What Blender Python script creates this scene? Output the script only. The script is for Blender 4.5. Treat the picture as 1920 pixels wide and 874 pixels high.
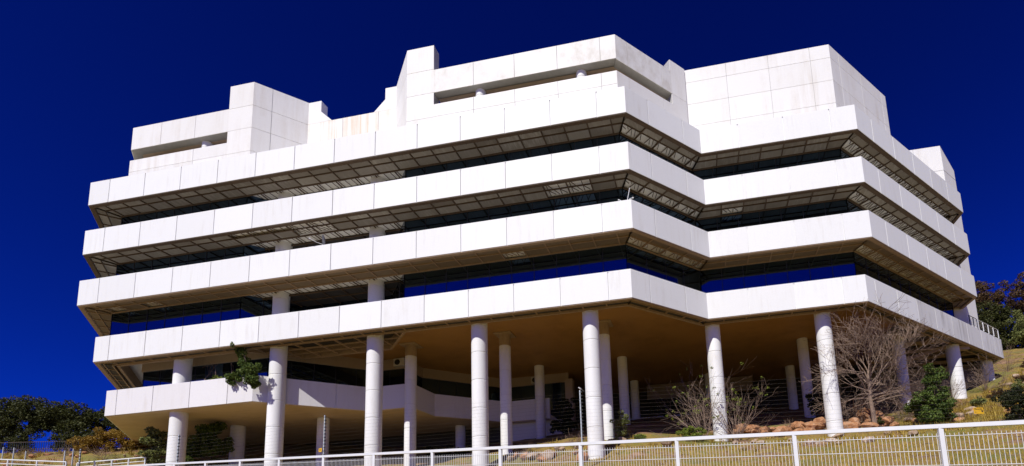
import bpy, math, random
import numpy as np
from mathutils import Vector, Matrix, Quaternion
R = math.radians
random.seed(7); rng = np.random.default_rng(7)
for o in list(bpy.data.objects): bpy.data.objects.remove(o)
SC = bpy.context.scene; C = SC.collection

# ------------------------------------------------------------------ camera
# world frame: x along the long facade, y into the hill, z up; the near convex corner of the upper floors is (0, 0)
CAM = Vector((2.957, -27.257, 1.7)); THA, PITCH, ROLL = R(-8.2957), R(8.3926), R(-3.1070)
cam = bpy.data.cameras.new('camera'); camo = bpy.data.objects.new('camera', cam); C.objects.link(camo)
X = Vector((math.cos(THA), -math.sin(THA), 0)); Y = Vector((math.sin(THA), math.cos(THA), 0)); Z = Vector((0, 0, 1))
F = Y*math.cos(PITCH) + Z*math.sin(PITCH); U = Z*math.cos(PITCH) - Y*math.sin(PITCH)
rt = X*math.cos(ROLL) + U*math.sin(ROLL); up = U*math.cos(ROLL) - X*math.sin(ROLL)
m = Matrix((rt, up, -F)).transposed().to_4x4(); m.translation = CAM; camo.matrix_world = m
cam.sensor_fit = 'HORIZONTAL'; cam.sensor_width = 36; cam.lens = 942.222/1920*36
cam.shift_x = (960-1177.376)/1920; cam.shift_y = (848.043-437)/1920
cam.clip_start = .1; cam.clip_end = 3000
SC.camera = camo

# ------------------------------------------------------------------ world, sun, exposure
SUN_AZ, SUN_EL = R(-15.5), R(45.5)          # azimuth measured from -y towards +x (negative: from the left)
sdv = Vector((math.sin(SUN_AZ)*math.cos(SUN_EL), -math.cos(SUN_AZ)*math.cos(SUN_EL), math.sin(SUN_EL)))
W = bpy.data.worlds.new('World'); SC.world = W; W.use_nodes = True
nt = W.node_tree; nt.nodes.clear()
sky = nt.nodes.new('ShaderNodeTexSky'); sky.sky_type = 'NISHITA'; sky.sun_disc = False
sky.sun_elevation = SUN_EL; sky.sun_rotation = math.atan2(sdv.x, sdv.y)
sky.altitude = 2500; sky.air_density = 1.0; sky.dust_density = .0; sky.ozone_density = 4.0
mul = nt.nodes.new('ShaderNodeMix'); mul.data_type = 'RGBA'; mul.blend_type = 'MULTIPLY'; mul.inputs[0].default_value = 1
mul.inputs[7].default_value = (.008, .066, .40, 1)
bg = nt.nodes.new('ShaderNodeBackground'); bg.inputs[1].default_value = .10
wo = nt.nodes.new('ShaderNodeOutputWorld')
gam = nt.nodes.new('ShaderNodeGamma'); gam.inputs[1].default_value = 1.45      # deep polarised sky, the same over the whole dome
nt.links.new(sky.outputs[0], gam.inputs[0]); nt.links.new(gam.outputs[0], mul.inputs[6]); nt.links.new(mul.outputs[2], bg.inputs[0]); nt.links.new(bg.outputs[0], wo.inputs[0])
sl = bpy.data.lights.new('sun', 'SUN'); sl.energy = 5.0; sl.angle = R(.5); sl.color = (1, .98, .915)
so = bpy.data.objects.new('sun', sl); C.objects.link(so); so.rotation_euler = (-sdv).to_track_quat('-Z', 'Y').to_euler(); so.location = (-30, -50, 60)
SC.view_settings.view_transform = 'Standard'; SC.view_settings.look = 'None'; SC.view_settings.exposure = -.04; SC.view_settings.gamma = 1
SC.view_settings.use_curve_mapping = False
try:
    SC.cycles.max_bounces = 8; SC.cycles.diffuse_bounces = 3
except Exception: pass

# ------------------------------------------------------------------ materials
def new_mat(name):
    m = bpy.data.materials.new(name); m.use_nodes = True
    return m, m.node_tree, m.node_tree.nodes['Principled BSDF']
def N(nt, t, **k):
    n = nt.nodes.new(t)
    for a, b in k.items(): setattr(n, a, b)
    return n
def ramp(nt, src, stops):
    r = N(nt, 'ShaderNodeValToRGB'); e = r.color_ramp.elements
    while len(e) < len(stops): e.new(.5)
    for q, (p, c) in zip(e, stops): q.position = p; q.color = (*c, 1)
    nt.links.new(src, r.inputs[0]); return r.outputs[0]
def noise(nt, scale, detail=4, rough=.6, stretch=(1, 1, 1), obj=False):
    tc = N(nt, 'ShaderNodeTexCoord'); mp = N(nt, 'ShaderNodeMapping'); mp.inputs['Scale'].default_value = stretch
    src = tc.outputs['Object']
    if not obj:
        g = N(nt, 'ShaderNodeNewGeometry'); src = g.outputs['Position']
    n = N(nt, 'ShaderNodeTexNoise'); n.inputs['Scale'].default_value = scale; n.inputs['Detail'].default_value = detail; n.inputs['Roughness'].default_value = rough
    nt.links.new(src, mp.inputs[0]); nt.links.new(mp.outputs[0], n.inputs['Vector']); return n.outputs['Fac']
def mix(nt, f, a, b, mode='MIX'):
    x = N(nt, 'ShaderNodeMix', data_type='RGBA', blend_type=mode)
    if isinstance(f, (int, float)): x.inputs[0].default_value = f
    else: nt.links.new(f, x.inputs[0])
    for i, v in ((6, a), (7, b)):
        if isinstance(v, tuple): x.inputs[i].default_value = (*v, 1)
        else: nt.links.new(v, x.inputs[i])
    return x.outputs[2]
def bump(nt, b, h, s=.3, d=.02):
    n = N(nt, 'ShaderNodeBump'); n.inputs['Strength'].default_value = s; n.inputs['Distance'].default_value = d
    nt.links.new(h, n.inputs['Height']); nt.links.new(n.outputs[0], b.inputs['Normal'])
def M_simple(name, col, var=.12, scale=3, rough=.7, bmp=0, stretch=(1, 1, 1)):
    m, t, b = new_mat(name); n = noise(t, scale, 5, .6, stretch)
    c = ramp(t, n, [(.25, tuple(x*(1-var) for x in col)), (.75, tuple(min(1, x*(1+var)) for x in col))])
    t.links.new(c, b.inputs['Base Color']); b.inputs['Roughness'].default_value = rough
    if bmp: bump(t, b, noise(t, scale*8, 4), bmp)
    return m
def M_paint(name, base, stain, amount, lo=.5, hi=.8, streak=(2.2, 2.2, .22), soft=None, rough=.55):
    """painted concrete with vertical dirt streaks and patches that belong to the paint itself"""
    m, t, b = new_mat(name)
    s1 = noise(t, 1.6, 6, .65, streak); s2 = noise(t, .35, 4, .6)
    f = ramp(t, s1, [(lo, (0, 0, 0)), (hi, (1, 1, 1))]); g = ramp(t, s2, [(.4, (0, 0, 0)), (.62, (1, 1, 1))])
    fg = mix(t, 1., f, g, 'MULTIPLY'); fg = mix(t, 1., fg, (amount,)*3, 'MULTIPLY')
    c = mix(t, fg, base, stain)
    fine = noise(t, 14, 4, .6); c = mix(t, 1., c, ramp(t, fine, [(.3, (.95, .95, .95)), (.7, (1, 1, 1))]), 'MULTIPLY')
    oi = N(t, 'ShaderNodeObjectInfo'); c = mix(t, 1., c, ramp(t, oi.outputs['Random'], [(0, (.93, .925, .92)), (1, (1, 1, 1))]), 'MULTIPLY')
    t.links.new(c, b.inputs['Base Color']); b.inputs['Roughness'].default_value = rough
    b.inputs['Specular IOR Level'].default_value = .3
    bump(t, b, noise(t, 40, 3), .08, .01)
    return m
MT = {}
MT['white'] = M_paint('white_panel_paint', (.86, .86, .85), (.68, .65, .60), .7)
MT['pent'] = M_paint('weathered_white_paint', (.84, .825, .80), (.58, .50, .40), .42, .42, .72, (1.6, 1.6, .14))
MT['fascia'] = M_paint('patched_fascia_paint', (.82, .805, .78), (.56, .51, .44), .55, .40, .62, (1.1, 1.1, .7))
MT['rust'] = M_paint('rust_streaked_paint', (.84, .81, .76), (.66, .50, .33), .75, .44, .62, (3.2, 3.2, .05))
MT['deckwall'] = M_paint('streaked_concrete_paint', (.72, .71, .70), (.30, .28, .25), .95, .46, .66, (2.6, 2.6, .06))
MT['lower'] = M_paint('lower_parapet_paint', (.80, .775, .77), (.62, .56, .5), .6)
MT['col'] = M_paint('column_paint', (.87, .86, .84), (.58, .52, .46), .6, .5, .8, (1, 1, .3))
MT['colcore'] = M_simple('column_joint', (.35, .33, .31))
MT['back'] = M_simple('joint_backing', (.42, .41, .40))
MT['slab'] = M_paint('bare_slab_concrete', (.94, .91, .86), (.78, .70, .62), .6, .4, .7, (1, 1, 1))
MT['soffit'] = M_paint('soffit_panel_grey', (.34, .305, .26), (.58, .55, .5), .8, .45, .7, (3, .5, 1))
for _m in (MT['soffit'],):
    for _n in _m.node_tree.nodes:
        if _n.type == 'VALTORGB' and abs(_n.color_ramp.elements[0].color[0]-.93) < 1e-3: _n.color_ramp.elements[0].color = (.62, .6, .58, 1)
MT['soffit2'] = M_paint('soffit_panel_brown', (.22, .16, .10), (.28, .21, .14), .6, .4, .7, (1.5, 1.5, 1))
MT['bar'] = M_simple('rusty_brown_steel', (.10, .062, .035), .3, 6)
MT['bar2'] = M_simple('tan_painted_steel', (.34, .235, .15), .2, 5)
MT['ceil'] = M_paint('brown_ceiling', (.46, .25, .085), (.28, .145, .045), .7, .35, .7, (.6, .6, .6))
MT['ceil2'] = M_paint('tan_ceiling', (.74, .57, .43), (.5, .36, .25), .7, .4, .7, (.5, 1.5, 1))
MT['beige'] = M_paint('beige_beam_paint', (.44, .34, .24), (.32, .23, .15), .5)
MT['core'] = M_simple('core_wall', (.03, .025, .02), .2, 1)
MT['endwall'] = M_paint('brown_rear_paint', (.24, .18, .12), (.16, .11, .07), .6)
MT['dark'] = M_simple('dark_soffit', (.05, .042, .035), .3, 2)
MT['cap'] = M_paint('stained_column_head', (.46, .34, .22), (.3, .2, .12), .8, .4, .7, (2, 2, 1))
MT['fence'] = M_simple('white_fence_paint', (.74, .74, .74), .05, 4, .4)
MT['galv'] = M_simple('galvanised_steel', (.42, .45, .48), .2, 8, .45)
MT['wire'] = M_simple('fence_wire', (.30, .29, .28), .1, 8, .4)
MT['blk'] = M_simple('black_plastic', (.02, .02, .02), .2, 8, .5)
MT['dish'] = M_simple('grey_dish', (.42, .43, .46), .06, 4, .5)
MT['ac'] = M_simple('cream_metal', (.60, .56, .48), .1, 4, .5)
MT['navyrail'] = M_simple('dark_blue_rail', (.02, .03, .07), .1, 4, .5)
def M_glass():
    m, t, b = new_mat('dark_reflective_glass')
    b.inputs['Base Color'].default_value = (.09, .155, .27, 1); b.inputs['Metallic'].default_value = 1; b.inputs['Roughness'].default_value = .02
    d = N(t, 'ShaderNodeBsdfDiffuse'); d.inputs[0].default_value = (.012, .012, .014, 1)
    mx = N(t, 'ShaderNodeMixShader'); mx.inputs[0].default_value = .80
    t.links.new(d.outputs[0], mx.inputs[1]); t.links.new(b.outputs[0], mx.inputs[2])
    out = [n for n in t.nodes if n.type == 'OUTPUT_MATERIAL'][0]; t.links.new(mx.outputs[0], out.inputs[0])
    bump(t, b, noise(t, .6, 2), .02, .02)
    return m
MT['glass'] = M_glass()
def M_rock(name, a, b2, c):
    m, t, b = new_mat(name); n = noise(t, 2.5, 8, .7); k = noise(t, 11, 6, .7)
    col = ramp(t, n, [(.3, a), (.5, b2), (.72, c)])
    col = mix(t, 1., col, ramp(t, k, [(.3, (.55, .5, .48)), (.65, (1, 1, 1))]), 'MULTIPLY')
    t.links.new(col, b.inputs['Base Color']); b.inputs['Roughness'].default_value = .9; bump(t, b, k, .8, .06)
    return m
MT['rock'] = M_rock('orange_sandstone', (.30, .12, .05), (.52, .25, .11), (.62, .42, .28))
MT['rockp'] = M_rock('pale_pink_stone', (.36, .23, .14), (.52, .38, .26), (.64, .54, .44))
def M_leaf(name, a, b2, tr=.35):
    m, t, b = new_mat(name); i = N(t, 'ShaderNodeNewGeometry'); n = noise(t, 1.3, 3, .6)
    r = N(t, 'ShaderNodeMath', operation='ADD'); t.links.new(i.outputs['Random Per Island'], r.inputs[0]); t.links.new(n, r.inputs[1])
    r2 = N(t, 'ShaderNodeMath', operation='MULTIPLY'); r2.inputs[1].default_value = .5; t.links.new(r.outputs[0], r2.inputs[0])
    col = ramp(t, r2.outputs[0], [(.25, a), (.75, b2)])
    t.links.new(col, b.inputs['Base Color']); b.inputs['Roughness'].default_value = .6; b.inputs['Specular IOR Level'].default_value = .2
    tl = N(t, 'ShaderNodeBsdfTranslucent'); t.links.new(col, tl.inputs[0])
    mx = N(t, 'ShaderNodeMixShader'); mx.inputs[0].default_value = tr*.6
    t.links.new(b.outputs[0], mx.inputs[1]); t.links.new(tl.outputs[0], mx.inputs[2])
    out = [q for q in t.nodes if q.type == 'OUTPUT_MATERIAL'][0]; t.links.new(mx.outputs[0], out.inputs[0])
    return m
MT['lf_dark'] = M_leaf('dark_green_leaf', (.025, .032, .008), (.085, .088, .020))
MT['lf_green'] = M_leaf('glossy_green_leaf', (.035, .07, .012), (.13, .17, .03))
MT['lf_lime'] = M_leaf('lime_leaf', (.12, .17, .02), (.26, .30, .05))
MT['lf_olive'] = M_leaf('olive_leaf', (.10, .12, .03), (.24, .25, .08))
MT['lf_yel'] = M_leaf('ochre_leaf', (.16, .09, .012), (.36, .22, .03))
MT['lf_brown'] = M_leaf('brown_leaf', (.045, .027, .012), (.15, .085, .035))
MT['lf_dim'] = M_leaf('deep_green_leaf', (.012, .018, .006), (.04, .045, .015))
MT['bark'] = M_simple('bark', (.085, .062, .045), .35, 9, .9, .4)
MT['twig'] = M_simple('grey_brown_twig', (.24, .165, .12), .25, 6, .9)
MT['drybr'] = M_simple('dry_brush', (.20, .13, .085), .35, 6, .9)
def M_ground():
    m, t, b = new_mat('hillside_soil_and_dry_grass')
    n1 = noise(t, .22, 5, .6); n2 = noise(t, 1.4, 6, .65); n3 = noise(t, 9, 6, .7)
    grass = ramp(t, n2, [(.32, (.12, .075, .018)), (.48, (.34, .22, .05)), (.6, (.22, .19, .03)), (.72, (.13, .15, .02))])
    dirt = ramp(t, n2, [(.35, (.14, .065, .03)), (.62, (.42, .25, .14))])
    n4 = noise(t, .55, 6, .7); c = mix(t, ramp(t, n4, [(.50, (0, 0, 0)), (.58, (1, 1, 1))]), grass, dirt)
    moss = ramp(t, n1, [(.52, (0, 0, 0)), (.58, (1, 1, 1))]); c = mix(t, mix(t, 1., moss, (.6,)*3, 'MULTIPLY'), c, (.16, .18, .03))
    c = mix(t, 1., c, ramp(t, n3, [(.3, (.6, .6, .6)), (.65, (1.0, 1.0, 1.0))]), 'MULTIPLY')
    t.links.new(c, b.inputs['Base Color']); b.inputs['Roughness'].default_value = .95; bump(t, b, n3, .7, .08)
    return m
MT['ground'] = M_ground()
MT['grass'] = M_leaf('dry_grass_blade', (.30, .19, .03), (.52, .38, .08), .2)

# ------------------------------------------------------------------ mesh helpers
def mesh_obj(name, verts, faces, mat, parent=None, smooth=False, kind=None):
    me = bpy.data.meshes.new(name); me.from_pydata([tuple(v) for v in verts], [], [tuple(f) for f in faces]); me.update()
    if smooth: me.polygons.foreach_set('use_smooth', [True]*len(me.polygons))
    me.materials.append(MT[mat] if isinstance(mat, str) else mat)
    o = bpy.data.objects.new(name, me); C.objects.link(o)
    if parent: o.parent = parent
    if kind: o['kind'] = kind
    return o
def tag(o, label, cat, group=None):
    o['label'] = label; o['category'] = cat
    if group: o['group'] = group
    return o
def thing(name, label, cat, loc=(0, 0, 0), group=None):
    o = bpy.data.objects.new(name, None); C.objects.link(o); o.location = loc; o.empty_display_size = .3
    return tag(o, label, cat, group)
class MB:
    def __init__(s): s.v = []; s.f = []
    def add(s, v, f):
        n = len(s.v); s.v += [tuple(q) for q in v]; s.f += [tuple(i+n for i in q) for q in f]
    def prism(s, poly, z0, z1):
        n = len(poly); v = [(*p[:2], z0) for p in poly]+[(*p[:2], z1) for p in poly]
        f = [tuple(range(n-1, -1, -1)), tuple(range(n, 2*n))]+[(i, (i+1) % n, n+(i+1) % n, n+i) for i in range(n)]
        s.add(v, f)
    def box(s, a, b):
        s.prism([(a[0], a[1]), (b[0], a[1]), (b[0], b[1]), (a[0], b[1])], a[2], b[2])
    def beam(s, p, q, w, h):
        """rectangular bar from p to q, h tall (z), w wide"""
        p = Vector(p); q = Vector(q); d = (q-p).normalized()
        a = d.cross(Vector((0, 0, 1)))
        a = Vector((1, 0, 0)) if a.length < 1e-4 else a.normalized()
        b = a.cross(d)
        v = []
        for e in (p, q):
            for x, y in ((-1, -1), (1, -1), (1, 1), (-1, 1)): v.append(e+a*x*w/2+b*y*h/2)
        s.add(v, [(0, 1, 2, 3), (7, 6, 5, 4), (0, 4, 5, 1), (1, 5, 6, 2), (2, 6, 7, 3), (3, 7, 4, 0)])
    def tube(s, pts, rad, n=6, cap=True):
        pts = [Vector(p) for p in pts]
        if isinstance(rad, (int, float)): rad = [rad]*len(pts)
        b0 = len(s.v); prev = None
        for i, p in enumerate(pts):
            d = (pts[min(i+1, len(pts)-1)]-pts[max(i-1, 0)]).normalized()
            a = d.cross(Vector((.13, .21, .97)) if abs(d.z) < .9 else Vector((1, .1, 0))).normalized() if prev is None else (prev-d*prev.dot(d)).normalized()
            prev = a; b = d.cross(a)
            for k in range(n):
                t = 2*math.pi*k/n; s.v.append(tuple(p+(a*math.cos(t)+b*math.sin(t))*rad[i]))
        for i in range(len(pts)-1):
            for k in range(n):
                q = b0+i*n; s.f.append((q+k, q+(k+1) % n, q+n+(k+1) % n, q+n+k))
        if cap:
            s.f.append(tuple(b0+k for k in range(n-1, -1, -1))); s.f.append(tuple(b0+(len(pts)-1)*n+k for k in range(n)))
    def build(s, name, mat, parent=None, smooth=False, kind=None): return mesh_obj(name, s.v, s.f, mat, parent, smooth, kind)

# ------------------------------------------------------------------ terrain
CP = np.array([
(2.96,-27.3,0),(20,-32,-1),(-20,-30,.6),(-45,-30,2.5),(45,-30,-1.2),(0,-60,-1.5),(60,-60,-4),(-60,-60,2),
(7,-18,1.55),(-5.5,-14,2.6),(-18,-10,3.65),(-30,-6.2,4.7),(15,-20.6,.9),(25,-20,1.8),(40,-10,4.5),
(-34,2.4,6.9),(-25.6,2.4,6.3),(-18,2.4,6.0),(-10.6,2.4,5.7),(-3.1,2.4,6.0),(4.3,6.9,7.2),(11.8,6.9,6.85),
(-18,6.8,6.9),(-10.6,6.8,7.5),(-3.1,6.8,8.1),(-10.6,14.2,9.7),(-3,14.2,10.3),(4.2,14.2,9.9),(12,14.2,9.7),(12,21.6,12),(19,14,9.6),
(24.5,17,10.7),(33,25,14.5),(36,29.9,17.0),(41.9,36.9,20.2),(20,4,6.6),(30,8,8.6),(40,16,12),(45,25,15.6),(55,40,22),(30,40,19.5),(0,45,18.5),(-30,30,15),
(-47.5,8.7,10.6),(-38,12,10.5),(-53.6,10.5,11.25),(-60.8,12.3,11.95),(-66.4,12.6,12.3),(-73,10.7,12.5),(-50,-2,7.0),(-70,24,13.4),(-85,30,13),(-110,40,10),(-75,-2,9.2),(-100,0,8),(-100,-40,4),(100,40,26),(100,-20,2),(90,80,32),(0,90,24),(-90,90,12)], float)
_X = CP[:, :2]/50; _n = len(CP); _d = np.linalg.norm(_X[:, None]-_X[None], axis=2)
_K = np.where(_d > 0, _d*_d*np.log(_d+1e-12), 0)+2e-4*np.eye(_n); _P = np.c_[np.ones(_n), _X]
_W = np.linalg.solve(np.block([[_K, _P], [_P.T, np.zeros((3, 3))]]), np.r_[CP[:, 2], 0, 0, 0])
def hgt(u, v):
    u = np.asarray(u, float); v = np.asarray(v, float); Q = np.c_[u.ravel(), v.ravel()]/50
    d = np.linalg.norm(Q[:, None]-_X[None], axis=2); K = np.where(d > 0, d*d*np.log(d+1e-12), 0)
    return (K@_W[:_n]+_W[_n]+Q@_W[_n+1:]).reshape(u.shape)
def h1(u, v): return float(hgt(np.array([u]), np.array([v]))[0])
def axis(a, b, c, d, fine, coarse):
    l = list(np.arange(a, b, coarse))+list(np.arange(b, c, fine))+list(np.arange(c, d+.1, coarse))
    return np.array([-1500, -700, -300]+l+[300, 700, 1500])
gx = axis(-130, -60, 40, 120, .8, 5); gy = axis(-90, -30, 40, 110, .8, 5)
GX, GY = np.meshgrid(gx, gy); GZ = hgt(np.clip(GX, -120, 115), np.clip(GY, -75, 100))
bumpz = np.sin(GX*1.7+GY*.6)*np.sin(GY*1.3-GX*.4)*.05+rng.normal(0, .03, GX.shape)
near = np.hypot(GX-2.96, GY+27.3); GZ = GZ+bumpz*(near > 8)
far = np.clip((np.hypot(GX, GY)-130)/200, 0, 1); GZ = GZ*(1-far)+np.minimum(GZ, -2)*far
ny, nx = GX.shape; idx = np.arange(nx*ny).reshape(ny, nx)
fc = np.stack([idx[:-1, :-1], idx[:-1, 1:], idx[1:, 1:], idx[1:, :-1]], -1).reshape(-1, 4)
g = mesh_obj('ground', np.stack([GX, GY, GZ], -1).reshape(-1, 3).tolist(), fc.tolist(), 'ground', smooth=True, kind='structure')

# ------------------------------------------------------------------ the building
BZ = [(28.55, 26.78), (24.74, 22.94), (20.91, 19.10), (17.04, 15.24)]     # parapet band top / bottom
FP = [(-48.0, 8.51), (-39.49, 0), (0, 0), (4.54, 4.54), (14.75, 4.54), (26.75, 16.54), (26.75, 25)]
QP = [(-48.0, 9.92), (-39.03, .95), (-.39, .95), (4.14, 5.48), (14.36, 5.48), (31.44, 22.56), (31.44, 31)]
B5 = [(-48.6, 11.69), (-38.46, 1.55), (-26.6, 1.55), (-21.58, 6.57), (-18.1, 6.57), (-18.1, 9.84), (-13.73, 14.21), (-9.81, 14.21)]
def V2(p): return Vector((p[0], p[1]))
def seg(pl, i): return (V2(pl[i+1])-V2(pl[i]))
def offs(pl, d):
    """mitred inward offset (inside lies to the left of travel)"""
    out = []
    for i in range(len(pl)):
        ns = []
        for j in (i-1, i):
            if 0 <= j < len(pl)-1:
                s = seg(pl, j).normalized(); ns.append(Vector((-s.y, s.x)))
        if len(ns) == 1: out.append(V2(pl[i])+ns[0]*d)
        else:
            b = (ns[0]+ns[1]).normalized(); out.append(V2(pl[i])+b*d/b.dot(ns[0]))
    return out
bld = thing('office_building', 'large white terraced concrete office building on columns above the slope', 'building', (-6, 8, 6))
def put(o):   # keep world coordinates when parented to the building empty
    o.matrix_parent_inverse = bld.matrix_world.inverted(); return o
bpy.context.view_layer.update()
BINV = Matrix.Translation((6, -8, -6))
def part(mb, name, mat, parent=None, smooth=False, kind=None):
    o = mb.build(name, mat, parent or bld, smooth, kind)
    if (parent or bld) is bld: o.matrix_parent_inverse = BINV
    return o

def face_piece(mb, pl, i, t0, t1, d0, d1, z0, z1):
    """prism on segment i between distances t0..t1, inward depths d0..d1, ends mitred where they are the segment's ends"""
    a = V2(pl[i]); s = seg(pl, i); L = s.length; s = s/L; n = Vector((-s.y, s.x))
    o0, o1 = offs(pl, d0), offs(pl, d1)
    def P(t, d, oo):
        if t <= 1e-6: return oo[i]
        if t >= L-1e-6: return oo[i+1]
        lo = (oo[i]-a).dot(s); hi = (oo[i+1]-a).dot(s)
        return a+s*min(max(t, lo), hi)+n*d
    mb.prism([P(t0, d0, o0), P(t1, d0, o0), P(t1, d1, o1), P(t0, d1, o1)], z0, z1)

def parapet(pl, zt, zb, joints, mat, name='parapet_wall', segs=None, gap=.055, th=.26, special=None):
    for i in range(len(pl)-1):
        if segs and i not in segs: continue
        L = seg(pl, i).length
        w = MB(); face_piece(w, pl, i, 0, L, .05, th, zb+.005, zt-.012)
        wall = part(w, name, 'white')
        js = [0]+[j for j in joints.get(i, []) if .15 < j < L-.15]+[L]
        for a, b in zip(js[:-1], js[1:]):
            q = MB(); face_piece(q, pl, i, a+(gap/2 if a > 0 else 0), b-(gap/2 if b < L else 0), 0, .0485, zb, zt)
            mm = mat
            if special and special(i, (a+b)/2): mm = special(i, (a+b)/2)
            q.build('parapet_panel', mm, wall)
        c = MB(); face_piece(c, pl, i, 0, L, .002, th+.02, zt+.0005, zt+.028); c.build('coping', mat, wall)
def steps(o, L, M=3.0): return [o+k*M for k in range(-1, int(L/M)+2) if 0 < o+k*M < L]
def joints_for(pl, o, M=3.0):
    return {i: steps(o.get(i, 1.5), seg(pl, i).length, M) for i in range(len(pl)-1)}
JO = {0: 1.5, 1: 1.70, 2: 1.79, 3: 2.57, 4: 2.10, 5: 1.5}
for k in range(3): parapet(FP, *BZ[k], joints_for(FP, JO), 'white')
JQ = {0: 1.5, 1: 1.24+.0, 2: 1.45, 3: 2.75, 4: 1.2, 5: 2}
# the far end of the lowest band is streaked bare concrete
parapet(QP, *BZ[3], joints_for(QP, JQ), 'white', special=lambda i, t: 'deckwall' if i >= 4 and t > 6.5 else None)
parapet(B5, 13.20, 11.40, {0: [1.5, 4.5, 7.5, 10.5], 1: [.9, 3.9, 6.9, 9.9], 2: [1.9, 4.9], 3: [], 4: [], 5: [3.1], 6: []}, 'lower')

# ---- slabs, roof, soffits
def poly_band(pl, d): return [tuple(p) for p in offs(pl, d)]
INNER = [(26.5, 25), (26.5, 34), (-40, 34), (-48, 16)]
for k in range(3):
    zb = BZ[k][1]; b = MB(); b.prism(poly_band(FP, .27)+[(24, 30), (-40, 30)], zb+.19, zb+1.02); part(b, 'floor_slab', 'slab')
b = MB(); b.prism(poly_band(QP, .27)+[(24, 34), (-40, 34)], 16.12, 16.42); part(b, 'floor_slab', 'slab')
b = MB(); b.prism(poly_band(FP, .27)+[(24, 30), (-40, 30)], 27.9, 28.05); part(b, 'roof_deck', 'slab')
DEP = 1.65
def missing(k, i, t, row):
    if i in (2, 4) and row == 1 and t > 1.0: return True
    if k == 1 and i == 1:
        u = -39.49+t
        if -28.6 < u < -24.1 and row == 0: return True
        if -24.1 < u < -20.4: return True
        if -4.8 < u < -1.9: return True
    if i in (1, 3) and row == 1 and math.sin(t*12.9+k*78.2)*43758.5 % 1 < .07: return True
    if k == 0 and i == 4 and row == 1: return True
    return False
def soffit(pl, k, zb, depth, o, segs, matA, matB, barm, M=1.5, rows=2, miss=None, name='soffit_frame'):
    fr = MB(); ps = []
    rd = [depth*r/rows for r in range(rows+1)]
    for i in segs:
        a = V2(pl[i]); s = seg(pl, i); L = s.length; s = s/L; n = Vector((-s.y, s.x))
        ts = [0]+steps(o.get(i, .7) % M, L, M)+[L]
        for r in range(rows):
            for t0, t1 in zip(ts[:-1], ts[1:]):
                if t1-t0 < .1: continue
                if miss and miss(k, i, (t0+t1)/2, r): continue
                ps.append((i, t0, t1, rd[r]+.28*(r == 0), rd[r+1], r))
        ins = [offs(pl, d) for d in (.1, depth)]
        for t in ts[1:-1]:
            lo = max((ins[1][i]-a).dot(s), (ins[0][i]-a).dot(s)); hi = min((ins[1][i+1]-a).dot(s), (ins[0][i+1]-a).dot(s))
            if not lo < t < hi: 
                continue
            p = a+s*t+n*.12; q = a+s*t+n*depth
            fr.beam((*p, zb+.03), (*q, zb+.03), .07, .09)
        for e in (i, i+1):   # mitre bars
            fr.beam((*ins[0][e], zb+.03), (*ins[1][e], zb+.03), .07, .09)
        for d, w in ((.3, .05), (depth/2, .05), (depth-.04, .09)):
            oo = offs(pl, d); fr.beam((*oo[i], zb+.028), (*oo[i+1], zb+.028), w, .085)
        # rods of the hanging truss above the frame
        for t in np.arange(.4, L, .75):
            p = a+s*t
            fr.beam((*(p+n*.3), zb+.06), (*(p+n*(depth-.1)), zb+.16), .035, .035)
            if int(t/.75) % 2: fr.beam((*(p+n*.35), zb+.12), (*(p+s*.6+n*(depth-.15)), zb+.15), .03, .03)
            fr.beam((*(p+n*(depth*.55)), zb+.08), (*(p+s*.35+n*(depth*.9)), zb+.16), .03, .03)
    f = part(fr, name, barm)
    for (i, t0, t1, d0, d1, r) in ps:
        q = MB(); face_piece(q, pl, i, t0+.035*(t0 > 0), t1-.035*(t1 < seg(pl, i).length), d0+.015, d1-.03, zb+.055, zb+.085)
        q.build('soffit_panel', matA if (r == 0 or i in (1, 3)) else matB, f)
    # brown edge angle under the parapet
    for i in segs:
        L = seg(pl, i).length; e = MB(); face_piece(e, pl, i, 0, L, .03, .29, zb-.055, zb+.002); e.build('edge_angle', barm, f)
SO = {1: .95, 2: .3, 3: 1.07, 4: .6, 0: .5, 5: .6}
soffit(FP, 0, BZ[0][1], DEP, SO, [0, 1, 2, 3, 4, 5], 'soffit', 'soffit', 'bar', miss=missing)
soffit(FP, 1, BZ[1][1], DEP, SO, [0, 1, 2, 3, 4, 5], 'soffit', 'soffit', 'bar', miss=missing)
soffit(FP, 2, BZ[2][1], DEP, SO, [0, 1, 2, 3, 4, 5], 'soffit2', 'soffit2', 'bar2', miss=missing)
soffit(QP, 3, BZ[3][1], .95, SO, [0, 1, 2, 3, 4], 'dark', 'dark', 'bar2', rows=1, name='edge_soffit_frame')

# ---- glazing with a trapezoid recess between two columns
def glazing(pl, z0, z1, M=1.5, name='window_band', skip=(), off=0.):
    for i in range(len(pl)-1):
        if i in skip: continue
        a = V2(pl[i]); s = seg(pl, i); L = s.length; s = s/L; n = Vector((-s.y, s.x)); fr = MB()
        k = max(1, round(L/M)); st = L/k
        for j in range(k+1):
            p = a+s*(j*st); fr.beam((*p, z0), (*p, z1), .04, .04)
        for z in (z0+.03, z1-.04): fr.beam((*(a+n*.03), z), (*(a+s*L+n*.03), z), .05, .06)
        f = part(fr, name, 'blk')
        for j in range(k):
            q = MB(); p = a+s*(j*st+.021); e = a+s*((j+1)*st-.021)
            t0_, t1_ = rng.uniform(-.006, .006, 2)      # panes sit slightly out of true
            q.prism([p+n*t0_, e+n*t1_, e+n*.02, p+n*.02], z0+.02, z1-.02); q.build('glass_pane', 'glass', f)
gi = offs(FP, DEP)
GL = [gi[0], gi[1], (-28.05, 1.65), (-25.3, 4.4), (-18.4, 4.4), (-15.65, 1.65), gi[2], gi[3], gi[4], gi[5], gi[6]]
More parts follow.
